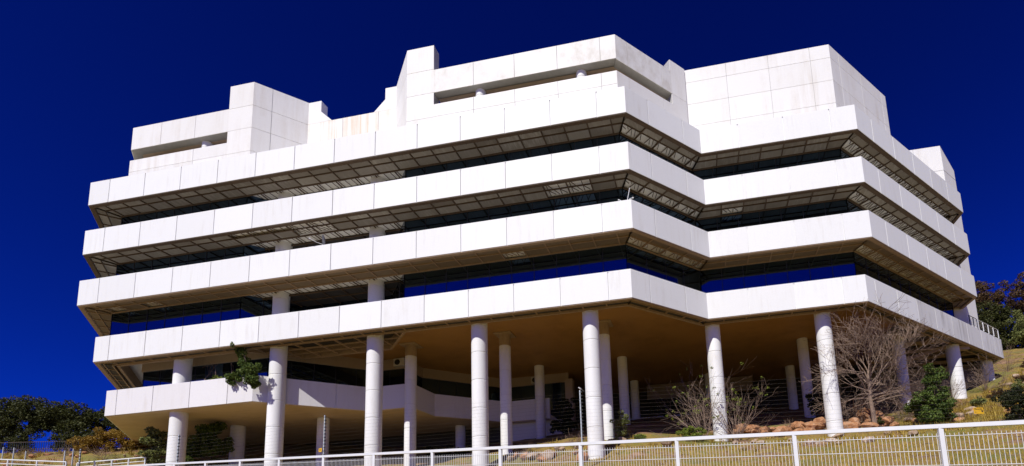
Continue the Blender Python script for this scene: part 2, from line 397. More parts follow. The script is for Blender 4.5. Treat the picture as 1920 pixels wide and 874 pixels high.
for k in range(3):
    zt = BZ[k][1]+.03 if k < 3 else 0; z0 = BZ[k+1][1]+1.03
    glazing(GL, z0, BZ[k][1]+.18)
for k in range(3):      # ceiling grid in the recess
    fr = MB(); zb = BZ[k][1]
    for t in np.arange(-27, -16, 1.5): fr.beam((t, 1.6, zb+.05), (t, min(4.4, 1.65+max(0, min(t+28.05, -15.65-t))), zb+.05), .05, .07)
    for v in (2.5, 3.4): fr.beam((-28.05+(v-1.65), v, zb+.05), (-15.65-(v-1.65), v, zb+.05), .05, .07)
    for t in np.arange(-27.4, -16, .5): fr.beam((t, 1.8, zb+.12), (t+.2, 4.2, zb+.165), .03, .03)
    rf = part(fr, 'recess_ceiling_frame', 'bar'); dk = MB(); dk.prism([(-27.2, 2.5), (-16.5, 2.5), (-18.45, 4.38), (-25.25, 4.38)], zb+.12, zb+.16); dk.build('recess_lining', 'dark', rf)
# lower storey glazing behind the lowest parapet, with a beige header beam
LG = [(-46, 11.5), (-38.2, 3.6), (-27.55, 3.6), (-22.5, 8.65), (-20.1, 8.65), (-20.1, 11.3), (-14.9, 16.5), (-8.6, 16.5)]
glazing(LG, 11.9, 15.22)
hb = MB()
for i in range(len(LG)-1): face_piece(hb, LG, i, 0, seg(LG, i).length, -.12, .15, 15.2, 16.1)
part(hb, 'header_beam', 'beige')
b = MB(); b.prism(poly_band(B5, .27)+[(-9.9, 24), (-45, 24)], 11.44, 11.8); part(b, 'floor_slab', 'slab')
b = MB(); b.prism(poly_band(B5, .10)+[(-9.9, 24), (-45, 24)], 11.37, 11.435); part(b, 'underside', 'ceil2')

# ---- brown ceiling under the first floor and its edge trim
CE = [(-18.4, 4.4), (-15.65, 1.9), (-.77, 1.9), (3.75, 6.42), (14.0, 6.42), (18.5, 10.9)]
b = MB(); b.prism(CE+[(18.5, 30), (-30, 30), (-30, 4.4)], 16.06, 16.1); part(b, 'ceiling', 'ceil')
def strip(pl, d0, d1, z0, z1, name, mat, par=None):
    mb = MB()
    for i in range(len(pl)-1): face_piece(mb, pl, i, 0, seg(pl, i).length, d0, d1, z0, z1)
    return part(mb, name, mat, par)
strip([(-28.0, 1.9), (-25.4, 4.45), (-18.45, 4.45), (-15.75, 1.9), (-.77, 1.9), (3.75, 6.42), (14.0, 6.42), (18.6, 11.02)], -.06, .10, 15.17, 16.05, 'ceiling_trim', 'bar2')
strip([(-44.5, 8.2), (-38.3, 1.95), (-28.1, 1.95)], -.06, .12, 15.16, 16.05, 'ceiling_trim', 'bar2')
# open grid under the recess
fr = MB(); ps = []
for t in np.arange(-27.0, -15.7, 1.5):
    ve = min(4.4, 1.9+max(0, min(t+28.0, -15.75-t)))
    if ve > 2: fr.beam((t, 1.75, 15.27), (t, ve, 15.27), .08, .10)
for v in (2.0, 2.85, 3.65): fr.beam((-28+(v-1.9), v, 15.27), (-15.75-(v-1.9), v, 15.27), .06, .09)
gr = part(fr, 'open_grid', 'bar2')
dk = MB(); dk.prism([(-28, 1.9), (-15.75, 1.9), (-18.45, 4.5), (-25.4, 4.5)], 15.9, 15.95); dk.build('grid_backing', 'dark', gr)
# steel framed soffit under the far end
fr = MB()
for v in np.arange(10.5, 23, 2.2): fr.beam((18.7, v+1.2, 15.45), (v+8.6, v+1.2, 15.45), .18, .28)
for t in np.arange(19.5, 31, 2.4): fr.beam((t, t-8.0, 15.5), (t, 24, 15.5), .14, .22)
fr.beam((24.6, 17.2, 15.35), (18.8, 17.2, 14.0), .25, .3)
fb = part(fr, 'floor_beam', 'bar2'); dk = MB(); dk.prism([(18.6, 11.0), (31, 23.4), (31, 26), (18.6, 26)], 15.75, 15.8); dk.build('deck_underside', 'dark', fb)
bm = MB(); bm.beam((24.2, 17.4, 15.12), (26.0, 17.75, 15.12), .5, .3); part(bm, 'crosshead', 'beige')

# ---- columns made of drums
DR = {}
def drum(rad, h, mat):
    key = (round(rad, 3), round(h, 3), mat)
    if key not in DR:
        n = 40; v = []; c = .012
        for z, r in ((c*.5, rad-c), (c*2, rad), (c*4, rad), (h-c*4, rad), (h-c*2, rad), (h-c*.5, rad-c)):
            v += [(r*math.cos(2*math.pi*k/n), r*math.sin(2*math.pi*k/n), z) for k in range(n)]
        f = [(i*n+k, i*n+(k+1) % n, (i+1)*n+(k+1) % n, (i+1)*n+k) for i in range(5) for k in range(n)]
        f += [tuple(range(n-1, -1, -1)), tuple(range(5*n, 6*n))]
        me = bpy.data.meshes.new('column_drum'); me.from_pydata(v, [], f); me.polygons.foreach_set('use_smooth', [False]*n+[True]*(3*n)+[False]*(n+2)); me.materials.append(MT[mat]); DR[key] = me
    return DR[key]
def column(u, v, rad, zt, zb=None, cap=False, joint0=13.30, dz=1.84, mat='col'):
    if zb is None: zb = h1(u, v)-.5
    core = MB(); core.tube([(0, 0, zb), (0, 0, zt)], rad-.03, 24); o = part(core, 'column', 'colcore'); o.location = (u, v, 0)
    zs = [zt]; z = joint0+dz*10
    while z > zb:
        if z < zt-.2: zs.append(z)
        z -= dz
    zs.append(zb)
    for a, b in zip(zs[:-1], zs[1:]):
        if a-b < .05: continue
        m_ = 'cap' if (cap and a == zt and a-b < 1.0) else mat
        d = bpy.data.objects.new('column_drum', drum(rad, a-b, m_)); C.objects.link(d); d.parent = o; d.location = (0, 0, b)
    if cap:
        c = MB(); c.box((-rad-.22, -rad-.22, zt-.07), (rad+.22, rad+.22, zt)); c.build('cap_plate', 'cap', o)
    return o
for u in (-25.55, -18.2): column(u, 2.4, .51, 28)
for u in (-10.75, -3.3): column(u, 2.4, .515, 16.05)
column(-33.35, 2.45, .51, 16.0); 
column(4.42, 6.95, .51, 16.05); column(11.8, 6.95, .52, 16.05)
for u in (-17.95, -10.55, -3.2): column(u, 6.2, .41, 16.05, cap=True, joint0=13.3+1.84-.0)
for u in (-10.5, -3.1, 11.8): column(u, 13.8, .42, 16.05, joint0=13.3+1.84)
for u, v in ((-3.1, 21.2), (4.3, 21.2), (12.0, 21.2), (19.2, 14.2)): column(u, v, .42, 16.05)
column(24.55, 17.2, .52, 15.3); column(30.2, 23.2, .5, 15.3)
column(-33.6, 7.3, .5, 11.36); column(-26.0, 7.3, .42, 11.36); column(-18.0, 14.0, .42, 11.36)
for u, v in ((-32.3, 2.15), (-10.3, 2.1), (-3.1, 2.1)): column(u, v, .36, 32.2, 28)

# ---- penthouse walls: joints at regular levels
def wall(pl, i, zs, joints, depth=.5, name='penthouse_wall', mat='pent', gap=.026, t0=0, t1=None):
    L = seg(pl, i).length; t1 = L if t1 is None else t1
    w = MB(); face_piece(w, pl, i, t0, t1, .04, depth, zs[0], zs[-1]-.01); wl = part(w, name, 'back')
    js = [t0]+[j for j in joints if t0+.1 < j < t1-.1]+[t1]
    for za, zc in zip(zs[:-1], zs[1:]):
        for a, b in zip(js[:-1], js[1:]):
            q = MB(); face_piece(q, pl, i, a+gap/2*(a > t0), b-gap/2*(b < t1), 0, .0385, za+gap/2*(za > zs[0]), zc-gap/2*(zc < zs[-1]))
            q.build('wall_panel', mat, wl)
    c = MB(); face_piece(c, pl, i, t0, t1, .003, depth, zs[-1]+.0005, zs[-1]+.02); c.build('coping', mat, wl)
    return wl
L1, L2, L3, L4, L5 = 30.30, 31.25, 32.20, 34.05, 35.95
PA = [(-44, 7.15), (-38.32, 1.45), (-27.85, 1.45), (-25.4, 3.9), (-17.93, 3.9), (-15.5, 1.45), (-.60, 1.45), (3.87, 5.92), (3.87, 6.05), (14.13, 6.05), (19.81, 11.73), (19.81, 20)]
wall(PA, 0, [28, L1, L2], [1.5, 4.5], .3); wall(PA, 1, [28, L1, L2], [5.6], .3, t1=8.46)
wall(PA, 0, [L3, L4], [1.5, 4.5], .6, 'roof_fascia'); wall(PA, 1, [L3, L4], [2.6, 5.6], .6, 'roof_fascia', t1=8.46)
wall(PA, 1, [28, L1, L3, L4, L5], [], .6, t0=8.46)
wall(PA, 2, [28, L1, L3, L4, L5], [1.15], .6)
wall(PA, 3, [28, L1, L3, L4], [3, 6], .6, mat='rust')
def polywall(pts, v0, v1, name):
    mb = MB(); n = len(pts); mb.add([(x, v0, z) for x, z in pts]+[(x, v1, z) for x, z in pts], [tuple(range(n)), tuple(range(2*n-1, n-1, -1))]+[(i, n+i, n+(i+1) % n, (i+1) % n) for i in range(n)])
    return part(mb, name, 'pent')
polywall([(-25.42, 34.08), (-23.36, 34.08), (-24.31, 35.0), (-24.31, 35.95), (-25.42, 35.95)], 3.9, 4.55, 'stepped_wall')
polywall([(-19.77, 34.08), (-17.9, 34.08), (-17.9, 35.95), (-18.85, 35.95), (-18.85, 35.0)], 3.9, 4.55, 'stepped_wall')
wall(PA, 4, [28, L1, L3, L4, L5], [], .6)
wall(PA, 5, [28, L1, L3, L4, L5], [], .69, t1=2.03)
SL = seg(PA, 5).length
jA = [4.95, 7.9, 10.9, 13.85]
wall(PA, 5, [28, L1, L2], jA, .3, t0=2.03); wall(PA, 5, [L3, L4-.08], jA, .6, 'roof_fascia', 'fascia', t0=2.03)
wall(PA, 6, [28, L2], [1, 4], .3, t1=4.87); wall(PA, 6, [L3-.06, L4-.08], [1, 4], .6, 'roof_fascia', 'fascia', t1=4.87)
wall(PA, 6, [28, L3-.06, 34.88], [], .6, t0=4.87)
wall(PA, 8, [28, 30.24, 32.05, 33.86, 34.9], [3.0, 6.0, 8.9], .5); wall(PA, 9, [28, 30.24, 32.05, 33.86, 34.9], [1.2, 4.2, 7.3], .5)
wall(PA, 10, [28, 31, 34.9], [3, 6], .4)
# inner room behind the roof opening, roof plates
b = MB(); b.prism([(-43.5, 7.3), (-38.2, 2.0), (-29.9, 2.0), (-29.9, 9), (-43.5, 9)], L3+.02, L3+.12); part(b, 'roof_plate', 'ceil2')
b = MB(); b.prism([(-13.45, 2.0), (-.9, 2.0), (2.6, 5.5), (3.6, 8), (-13.45, 8)], L3+.0, L3+.10); part(b, 'roof_plate', 'ceil2')
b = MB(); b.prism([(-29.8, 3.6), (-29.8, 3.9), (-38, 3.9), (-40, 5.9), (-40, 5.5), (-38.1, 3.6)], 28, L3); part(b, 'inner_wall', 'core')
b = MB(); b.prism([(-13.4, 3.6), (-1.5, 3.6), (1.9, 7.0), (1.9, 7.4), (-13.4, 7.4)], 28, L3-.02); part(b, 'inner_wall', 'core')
b = MB(); b.prism([(3.9, 6.6), (14.0, 6.6), (19.4, 12), (19.4, 20), (3.9, 20)], 34.6, 34.7); part(b, 'roof_plate', 'slab')
# stair tower at the far right end
tw = MB(); tw.add([(22.5, 18.85, 16.5), (26.95, 18.85, 16.5), (28.78, 20.68, 16.5), (28.78, 24, 16.5), (22.5, 24, 16.5), (22.5, 18.85, 35), (26.95, 18.85, 35.0), (28.78, 20.68, 33.5), (28.78, 24, 33.5), (22.5, 24, 35)],
   [(4, 3, 2, 1, 0), (5, 6, 7), (5, 7, 8), (5, 8, 9), (0, 1, 6, 5), (1, 2, 7, 6), (2, 3, 8, 7), (3, 4, 9, 8), (4, 0, 5, 9)])
st = part(tw, 'stair_tower', 'pent')
jn = MB(); jn.beam((22.5, 18.845, 32.52), (26.952, 18.845, 32.52), .012, .03); jn.beam((26.952, 18.845, 32.52), (28.785, 20.676, 32.52), .012, .03); jn.beam((24.6, 18.846, 28), (24.6, 18.846, 35), .03, .01); jn.build('panel_joint', 'back', st)

# ---- walls below and behind
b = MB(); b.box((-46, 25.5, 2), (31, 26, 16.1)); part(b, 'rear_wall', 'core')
b = MB(); b.prism([(-14.0, 15.2), (-8.4, 15.2), (-8.4, 15.6), (-14.0, 15.6)], 6, 11.4); part(b, 'basement_wall', 'lower')
b = MB(); b.box((-8.8, 15.9, 6), (-8.1, 16.6, 15.3)); part(b, 'door_jamb', 'beige')
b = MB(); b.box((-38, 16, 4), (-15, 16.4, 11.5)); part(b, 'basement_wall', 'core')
b = MB(); b.box((-6.0, 21.8, 11.2), (2.5, 22.1, 12.4)); part(b, 'rear_parapet', 'lower')
b = MB(); b.box((-2, 22.6, 14.4), (8.6, 23.0, 15.9)); part(b, 'rear_beam', 'endwall')
b = MB(); b.box((19, 24, 8), (31, 24.4, 15.4)); part(b, 'end_wall', 'endwall')
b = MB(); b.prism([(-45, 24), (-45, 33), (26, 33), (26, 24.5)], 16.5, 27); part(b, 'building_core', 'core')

# ------------------------------------------------------------------ things on the building
def aircon(u, v, z, rz, label):
    t = thing('air_conditioner', label, 'air conditioner', (u, v, z), 'wall air conditioners'); t.rotation_euler.z = rz
    b = MB(); b.box((-.45, -.32, 0), (.45, 0, .62)); b.build('casing', 'ac', t)
    f = MB(); n = 20
    for r in (.08, .15, .22): f.tube([(-.12+r*math.cos(a), -.335, .31+r*math.sin(a)) for a in np.linspace(0, 2*math.pi, n)], .012, 4, False)
    f.build('fan_grille', 'blk', t)
    k = MB(); k.tube([(-.12, -.3215, .31), (-.12, -.326, .31)], .23, 20); k.build('fan_opening', 'blk', t)
    p = MB(); p.tube([(.38, -.33, .1), (.38, -.33, .55)], .03, 6); p.build('pipe', 'ac', t)
aircon(-20.25, 8.5, 15.32, R(0), 'cream air conditioner on beige beam left of the capped column')
aircon(-11.6, 16.35, 15.25, 0, 'cream air conditioner on beige beam deep in the shade near the rear column')
t = thing('satellite_dish', 'small grey satellite dish behind the second parapet from the top', 'satellite dish', (-20.45, .12, 20.91))
d = MB(); n = 20; rings = [(0, .0), (.12, .01), (.24, .045), (.34, .09)]
tilt = Matrix.Rotation(R(-25), 3, 'X') @ Matrix.Rotation(R(35), 3, 'Z')
vs = [tilt @ Vector((0, .09, 0))+Vector((0, 0, .45))]
for r, y in rings[1:]: vs += [Matrix.Rotation(R(-65), 3, 'Z') @ Vector((r*math.cos(a), -y+.09, 1.12*r*math.sin(a)))+Vector((0, 0, .42)) for a in np.linspace(0, 2*math.pi, n, endpoint=False)]
vs[0] = Vector((0, .0, .42))+Matrix.Rotation(R(-65), 3, 'Z') @ Vector((0, .09, 0))
fs = [(0, 1+k, 1+(k+1) % n) for k in range(n)]+[(1+i*n+k, 1+i*n+(k+1) % n, 1+(i+1)*n+(k+1) % n, 1+(i+1)*n+k) for i in range(2) for k in range(n)]
mesh_obj('reflector', vs, fs, 'dish', t, True)
d = MB(); d.tube([(.05, .05, .4), (.05, .05, .03)], .025, 6); d.build('mast', 'dish', t)
d = MB(); d.tube([(0, 0, .12), (-.35, -.25, .22), (-.62, -.42, .38)], .018, 6); d.tube([(-.6, -.4, .36), (-.68, -.45, .42)], .045, 8); d.build('feed_arm', 'fence', t)
t = thing('antenna', 'thin white whip antenna with two small arms behind the parapet corner', 'antenna', (-.3, .3, 20.95))
d = MB(); d.tube([(0, 0, 0), (.22, 0, .95)], .022, 6); d.build('mast', 'fence', t)
for a, b, c in (((0, 0, .02), (-.25, 0, .12), (-.45, 0, .26)), ((.05, 0, .02), (.2, 0, .25), (.42, 0, .27))):
    d = MB(); d.tube([a, b, c], .02, 6); d.tube([c, (c[0]-.08, 0, c[2]+.01)], .04, 6); d.build('arm', 'fence', t)
t = thing('balcony_railing', 'white metal railing on the far right end of the lowest deck', 'railing', (26.3, 17.4, 17.07))
def rl(a): return (a*.7071, a*.7071)
def railing(L0, L1, mat, n, post):
    for q in np.linspace(L0, L1, n):
        d = MB(); x, y = rl(q); d.tube([(x, y, 0), (x, y, .82)], post, 6); d.build('post', mat, t)
    d = MB(); d.tube([(*rl(L0), .85), (*rl(L1-.15), .85), (*rl(L1), .75)], .03, 6); d.build('top_rail', mat, t)
    for z in (.15, .28, .41, .54, .67):
        d = MB(); d.tube([(*rl(L0), z), (*rl(L1), z)], .012, 4); d.build('bar', mat, t)
railing(1.9, 6.7, 'fence', 5, .035)
t2 = t; t = thing('balcony_railing', 'dark blue metal railing beside the white stair tower wall', 'railing', (26.3, 17.4, 17.07)); railing(.1, 1.8, 'navyrail', 3, .035)

# ------------------------------------------------------------------ white mesh fence in front
def fence():
    S = 2.4; dr = Vector((math.cos(R(-17.7)), math.sin(R(-17.7)), 0)); p0 = Vector((7.04, -18.06, 3.11))
    t = thing('mesh_fence', 'white welded mesh fence with square posts along the bottom of the slope', 'fence', (0, 0, 0))
    def top(k): return p0+dr*S*k+Vector((0, 0, -.19*k))
    ks = list(range(-14, 5))
    for k in ks:
        p = top(k); m_ = MB(); m_.beam((p.x, p.y, p.z-1.75), (p.x, p.y, p.z-.0), .075, .075); m_.build('post', 'fence', t)
    for k in ks[:-1]:
        a, b = top(k), top(k+1)
        m_ = MB(); m_.beam(a, b, .08, .07); m_.build('top_rail', 'fence', t)
        m_ = MB(); n = 37
        for j in range(1, n):
            q = a.lerp(b, j/n); m_.beam((q.x, q.y, q.z-1.5), (q.x, q.y, q.z-.12), .0065, .0065)
        for dz in (.17, .42, .67, .92, 1.17, 1.42):
            m_.beam(a+Vector((0, 0, -dz))-Vector((0, .008, 0)), b+Vector((0, 0, -dz))-Vector((0, .008, 0)), .009, .009)
        m_.build('mesh_panel', 'fence', t)
fence()
# electric fence behind it
def efence():
    t = thing('electric_fence', 'tall electric fence of thin wires on slim galvanised poles before the columns', 'fence')
    P = [(-39.2, .9, 9.0, 2.3), (-27.2, -2.5, 8.44, 2.9), (-18.5, -1.55, 9.05, 4.2), (-3.36, -1.0, 9.26, 4.4), (16.8, -5.2, 7.6, 5.2)]
    nW = 14
    for i, (u, v, z, hgt_) in enumerate(P):
        g_ = h1(u, v); m_ = MB(); m_.beam((u, v, g_-.4), (u, v, z), .06, .06); po = m_.build('post', 'galv', t)
        for k in range(nW):
            zz = z-.12-k*.2
            if zz < g_+.2: break
            m_ = MB(); m_.beam((u+.04, v-.05, zz), (u+.13, v-.05, zz), .05, .06); m_.build('insulator', 'blk', po)
    for k in range(nW):
        m_ = MB()
        for (a, b) in zip(P[:-1], P[1:]):
            pts = [(a[0]+(b[0]-a[0])*q, a[1]+(b[1]-a[1])*q-.05, (a[2]+(b[2]-a[2])*q)-.12-k*.2-.06*math.sin(math.pi*q)) for q in (0, .25, .5, .75, 1)]
            m_.tube(pts, .003, 3, False)
        m_.build('wire', 'wire', t)
efence()
# warning signs
MT['yellow'] = M_simple('yellow_sign_plate', (.80, .45, .02), .05, 4, .5)
def sign(loc, w, h, rz, label, marks):
    t = thing('warning_sign', label, 'sign', loc); t.rotation_euler.z = rz
    m_ = MB(); m_.box((-w/2, -.01, -h/2), (w/2, .01, h/2)); m_.build('plate', 'yellow', t)
    for i, (x0, z0, x1, z1) in enumerate(marks):
        m_ = MB(); m_.box((x0*w-w/2, -.014, z0*h-h/2), (x1*w-w/2, -.0105, z1*h-h/2)); m_.build('print', 'blk', t)
mk = [(.14, .84, .22, .92), (.72, .84, .78, .92)]
sign((18.05, 2.1, 6.9), .64, .34, R(22), 'yellow electric fence warning sign with black print low on the right slope', mk+[(.80, .25, .92, .45), (.76, .42, .96, .55), (.1, .2, .17, .3), (.24, .2, .3, .26)])
for tx, loc, size in (('DANGER', (18.05, 2.1, 6.9), .14),):
    cu = bpy.data.curves.new('lettering', 'FONT'); cu.body = tx; cu.size = size; cu.align_x = 'CENTER'; cu.extrude = .002
    o = bpy.data.objects.new('lettering', cu); C.objects.link(o); bpy.context.view_layer.update()
    me = bpy.data.meshes.new_from_object(o); bpy.data.objects.remove(o); me.materials.clear(); me.materials.append(MT['blk'])
    o = bpy.data.objects.new('lettering', me); C.objects.link(o); o.parent = [q for q in bpy.data.objects if q.name.startswith('warning_sign')][0]
    o.rotation_euler = (R(90), 0, 0); o.location = (-.02, -.0135, .03)
sign((-18.66, -1.62, 7.0), .26, .21, R(-15), 'small yellow warning sign on a galvanised pole of the electric fence', [(.2, .3, .8, .38), (.2, .5, .7, .58), (.2, .68, .8, .76)])
# bird on the pole
t = thing('bird', 'small white and grey bird perched on top of a galvanised pole', 'bird', (-3.36, -1.0, 9.26)); t.scale = (.75, .75, .75)
def ellip(c, r, rot, n=10, mth=7):
    v = []; f = []
    for i in range(mth+1):
        for k in range(n):
            a = math.pi*i/mth; b = 2*math.pi*k/n
            v.append(Vector(c)+rot @ Vector((r[0]*math.cos(a), r[1]*math.sin(a)*math.cos(b), r[2]*math.sin(a)*math.sin(b))))
    for i in range(mth):
        for k in range(n): f.append((i*n+k, i*n+(k+1) % n, (i+1)*n+(k+1) % n, (i+1)*n+k))
    return v, f
MT['birdw'] = M_simple('white_feathers', (.62, .60, .58), .1, 20); MT['birdg'] = M_simple('grey_feathers', (.16, .15, .15), .2, 20)
rt_ = Matrix.Rotation(R(35), 3, 'Y'); mb = MB(); mb.add(*ellip((.04, 0, .12), (.13, .06, .06), rt_)); mb.add(*ellip((-.06, 0, .20), (.055, .045, .045), Matrix.Identity(3))); mb.build('body', 'birdw', t, True)
mb = MB(); mb.beam((.12, 0, .07), (.34, 0, -.12), .05, .015); mb.build('tail', 'birdg', t)
mb = MB(); mb.add(*ellip((.06, -.03, .14), (.12, .045, .04), rt_)); mb.build('wing', 'birdg', t, True)
mb = MB(); mb.tube([(-.11, 0, .2), (-.16, 0, .19)], [.012, .003], 5); mb.build('beak', 'blk', t)
mb = MB(); mb.tube([(0, .02, .0), (.01, .02, .08)], .006, 4); mb.tube([(0, -.02, .0), (.01, -.02, .08)], .006, 4); mb.build('legs', 'blk', t)

# pipe guard rail on the left
t = thing('guard_rail', 'white pipe guard rail with rounded ends beside the road on the left', 'railing')
def gr_run(a, b, n, hh):
    a = Vector(a); b = Vector(b)
    for r_, z in ((.045, 0), (.03, -.28), (.03, -.55)):
        m_ = MB(); m_.tube([a+Vector((0, 0, z)), b+Vector((0, 0, z))], r_, 8); m_.build('rail', 'fence', t)
    for j in range(n):
        q = a.lerp(b, j/(n-1)); gz = h1(q.x, q.y); m_ = MB(); m_.tube([(q.x, q.y, min(gz-.2, q.z-.9)), (q.x, q.y, q.z)], .05, 8); m_.build('post', 'fence', t)
gr_run((-48.5, -.2, 8.95), (-40.6, 1.1, 8.22), 5, 1); gr_run((-39.8, 1.2, 8.1), (-36.6, 3.0, 8.5), 5, 1)
pf = thing('palisade_fence', 'dark steel palisade fence in the shade under the trees on the left', 'fence')
for j in range(60):
    q = Vector((-72, 12.2, 0)).lerp(Vector((-55, 11.6, 0)), j/59); gz = h1(q.x, q.y); m_ = MB(); m_.beam((q.x, q.y, gz-.2), (q.x, q.y, gz+1.1), .045, .02); m_.build('pale', 'blk', pf)
for z in (.3, 1.0):
    m_ = MB(); m_.beam((-72, 12.25, h1(-72, 12.2)+z), (-55, 11.65, h1(-55, 11.6)+z), .04, .05); m_.build('rail', 'bark', pf)
pc = 0
for (u, v, z) in ((-54.2, 5.7, 11.0), (-49.0, 3.3, 10.2), (-50.0, 4.6, 10.2), (-44.2, 3.3, 9.6), (-43.6, 3.4, 9.7)):
    m_ = MB(); g_ = h1(u, v); m_.beam((u, v, g_-.3), (u, v, z), .06, .06); o = m_.build('fence_post', 'galv')
    tag(o, 'slim grey steel post behind the white guard rail', 'post', 'slim grey posts behind the guard rail')

# ------------------------------------------------------------------ rocks
def rock_mesh(seed):
    r_ = np.random.default_rng(seed)
    import bmesh
    bm = bmesh.new(); bmesh.ops.create_icosphere(bm, subdivisions=2, radius=1)
    pl = [(Vector(r_.normal(size=3)).normalized(), r_.uniform(.45, .82)) for _ in range(11)]
    for v in bm.verts:
        k = 1
        for n, d in pl:
            q = v.co.normalized().dot(n)
            if q > 0: k = min(k, d/q)
        v.co = v.co*k*(1+r_.normal()*.03)
    me = bpy.data.meshes.new('rock'); bm.to_mesh(me); bm.free(); return me
RM = [rock_mesh(i) for i in range(9)]; RMP = []
for me in RM:
    q = me.copy(); q.materials.append(MT['rockp']); RMP.append(q); me.materials.append(MT['rock'])
def rock(u, v, s, label, group, pale=False, sink=.25):
    if -1.6 < (u-18.05)*.55-(v-2.1)*.83 < 1.6 and abs(u-17.3) < 3 and v < 3: return
    o = bpy.data.objects.new('rock', random.choice(RMP if pale else RM)); C.objects.link(o)
    o.scale = (s*random.uniform(.9, 1.5), s*random.uniform(.8, 1.2), s*random.uniform(.6, .95)); o.rotation_euler = (random.uniform(-.3, .3), random.uniform(-.3, .3), random.uniform(0, 6.3))
    o.location = (u, v, h1(u, v)+o.scale.z*(.75-sink)); tag(o, label, 'rock', group)
for j in range(38):
    q = random.random(); u = 5.2+q*10.6; v = 8.6+random.uniform(-1.0, 1.3)-max(0, q-.55)*2
    rock(u, v, random.uniform(.35, .72), 'rough orange rock in the low rock bank between the front columns', 'rock bank between the front columns')
for j in range(16):
    u = random.uniform(5, 17); v = random.uniform(2.5, 6.2); rock(u, v, random.uniform(.18, .36), 'pale pinkish stone lying in the grass seen through the mesh fence', 'stones in the grass', True)
for j in range(22):
    u = random.uniform(-9.8, 2.5); v = 2.6+random.uniform(-.9, 1.4) + (.6 if u < -4 else 1.5); rock(u, v, random.uniform(.25, .55), 'orange rock edging the grass in front of the tall columns', 'rocks edging the grass', random.random() < .4)
for j in range(34):
    u = random.uniform(17, 33); v = u-13.5+random.uniform(-2.5, 5); rock(u, v, random.uniform(.15, .5), 'pinkish rock on the grassy slope at the far right', 'rocks on the right slope', random.random() < .6)
for j in range(26):
    u = random.uniform(-60, -42); v = 5.5+random.uniform(-2.5, 3)-(u+50)*.12; rock(u, v, random.uniform(.12, .3), 'orange rock on the dry bank above the guard rail', 'rocks on the left bank', random.random() < .2)
o = bpy.data.objects.new('boulder', RM[3]); C.objects.link(o); o.location = (14.9, 9.4, h1(14.9, 9.4)+.55); o.scale = (1.1, .8, .75); tag(o, 'large orange boulder right of the bare tree trunk', 'boulder')
o = bpy.data.objects.new('boulder', RM[5]); C.objects.link(o); o.location = (-3.9, 1.2, h1(-3.9, 1.2)+.12); o.scale = (.6, .5, .5); tag(o, 'pinkish boulder leaning against the base of a tall front column', 'boulder')

# ------------------------------------------------------------------ plants
def leaves(centers, spread, n, size, mat, name, parent, asp=.55, seed=0, up=.25):
    """leaf shaped quads scattered in clumps round the given centres"""
    r_ = np.random.default_rng(seed); centers = np.asarray(centers, float); k = len(centers)
    sp = np.asarray(spread, float); sp = np.broadcast_to(sp.reshape(-1, 1) if sp.ndim else sp, (k, 1)) if sp.ndim < 2 else sp
    ci = r_.integers(0, k, n); d = r_.normal(size=(n, 3)); d /= np.linalg.norm(d, axis=1)[:, None]
    rad = r_.uniform(.35, 1, n)[:, None]**.6
    p = centers[ci]+d*rad*(sp[ci] if sp.shape[0] == k else sp)*np.array([1, 1, .8])
    nm = d*.6+r_.normal(size=(n, 3))*.7+np.array([0, 0, up]); nm /= np.linalg.norm(nm, axis=1)[:, None]
    a = np.cross(nm, r_.normal(size=(n, 3))); a /= np.linalg.norm(a, axis=1)[:, None]; b = np.cross(nm, a)
    s = (size*r_.uniform(.6, 1.3, n))[:, None]
    v = np.stack([p-a*s, p+b*s*asp+nm*s*.12, p+a*s, p-b*s*asp+nm*s*.12], 1).reshape(-1, 3)
    me = bpy.data.meshes.new(name); me.vertices.add(4*n); me.vertices.foreach_set('co', v.ravel())
    me.loops.add(4*n); me.loops.foreach_set('vertex_index', np.arange(4*n)); me.polygons.add(n); me.polygons.foreach_set('loop_start', np.arange(n)*4)
    me.update(calc_edges=True); me.materials.append(MT[mat]); o = bpy.data.objects.new(name, me); C.objects.link(o); o.parent = parent
    return o
def branch(mb, p, d, L, r, depth, spread, r_, tips, segs=3, grav=0., kids=(2, 4), shrink=(.6, .85), minr=.006):
    pts = [Vector(p)]; rads = [r]; d = Vector(d).normalized()
    for i in range(segs):
        d = (d+Vector(r_.normal(size=3))*.14+Vector((0, 0, grav))).normalized(); pts.append(pts[-1]+d*L/segs); rads.append(max(minr, r*(1-.45*(i+1)/segs)))
    mb.tube(pts, rads, 5 if r > .03 else 3, False)
    if depth == 0: tips.append(pts[-1]); return
    for k in range(r_.integers(kids[0], kids[1]+1)):
        j = r_.integers(1, segs+1); nd = (d+Vector(r_.normal(size=3))*spread).normalized()
        branch(mb, pts[j], nd, L*r_.uniform(*shrink), max(minr, rads[j]*.62), depth-1, spread, r_, tips, segs, grav, kids, shrink, minr)
    tips.append(pts[-1])
def ecent(c, r, n, seed, shell=.45):
    r_ = np.random.default_rng(seed); d = r_.normal(size=(n, 3)); d /= np.linalg.norm(d, axis=1)[:, None]
    return np.asarray(c)+d*(r_.uniform(shell, 1, n)[:, None])*np.asarray(r)
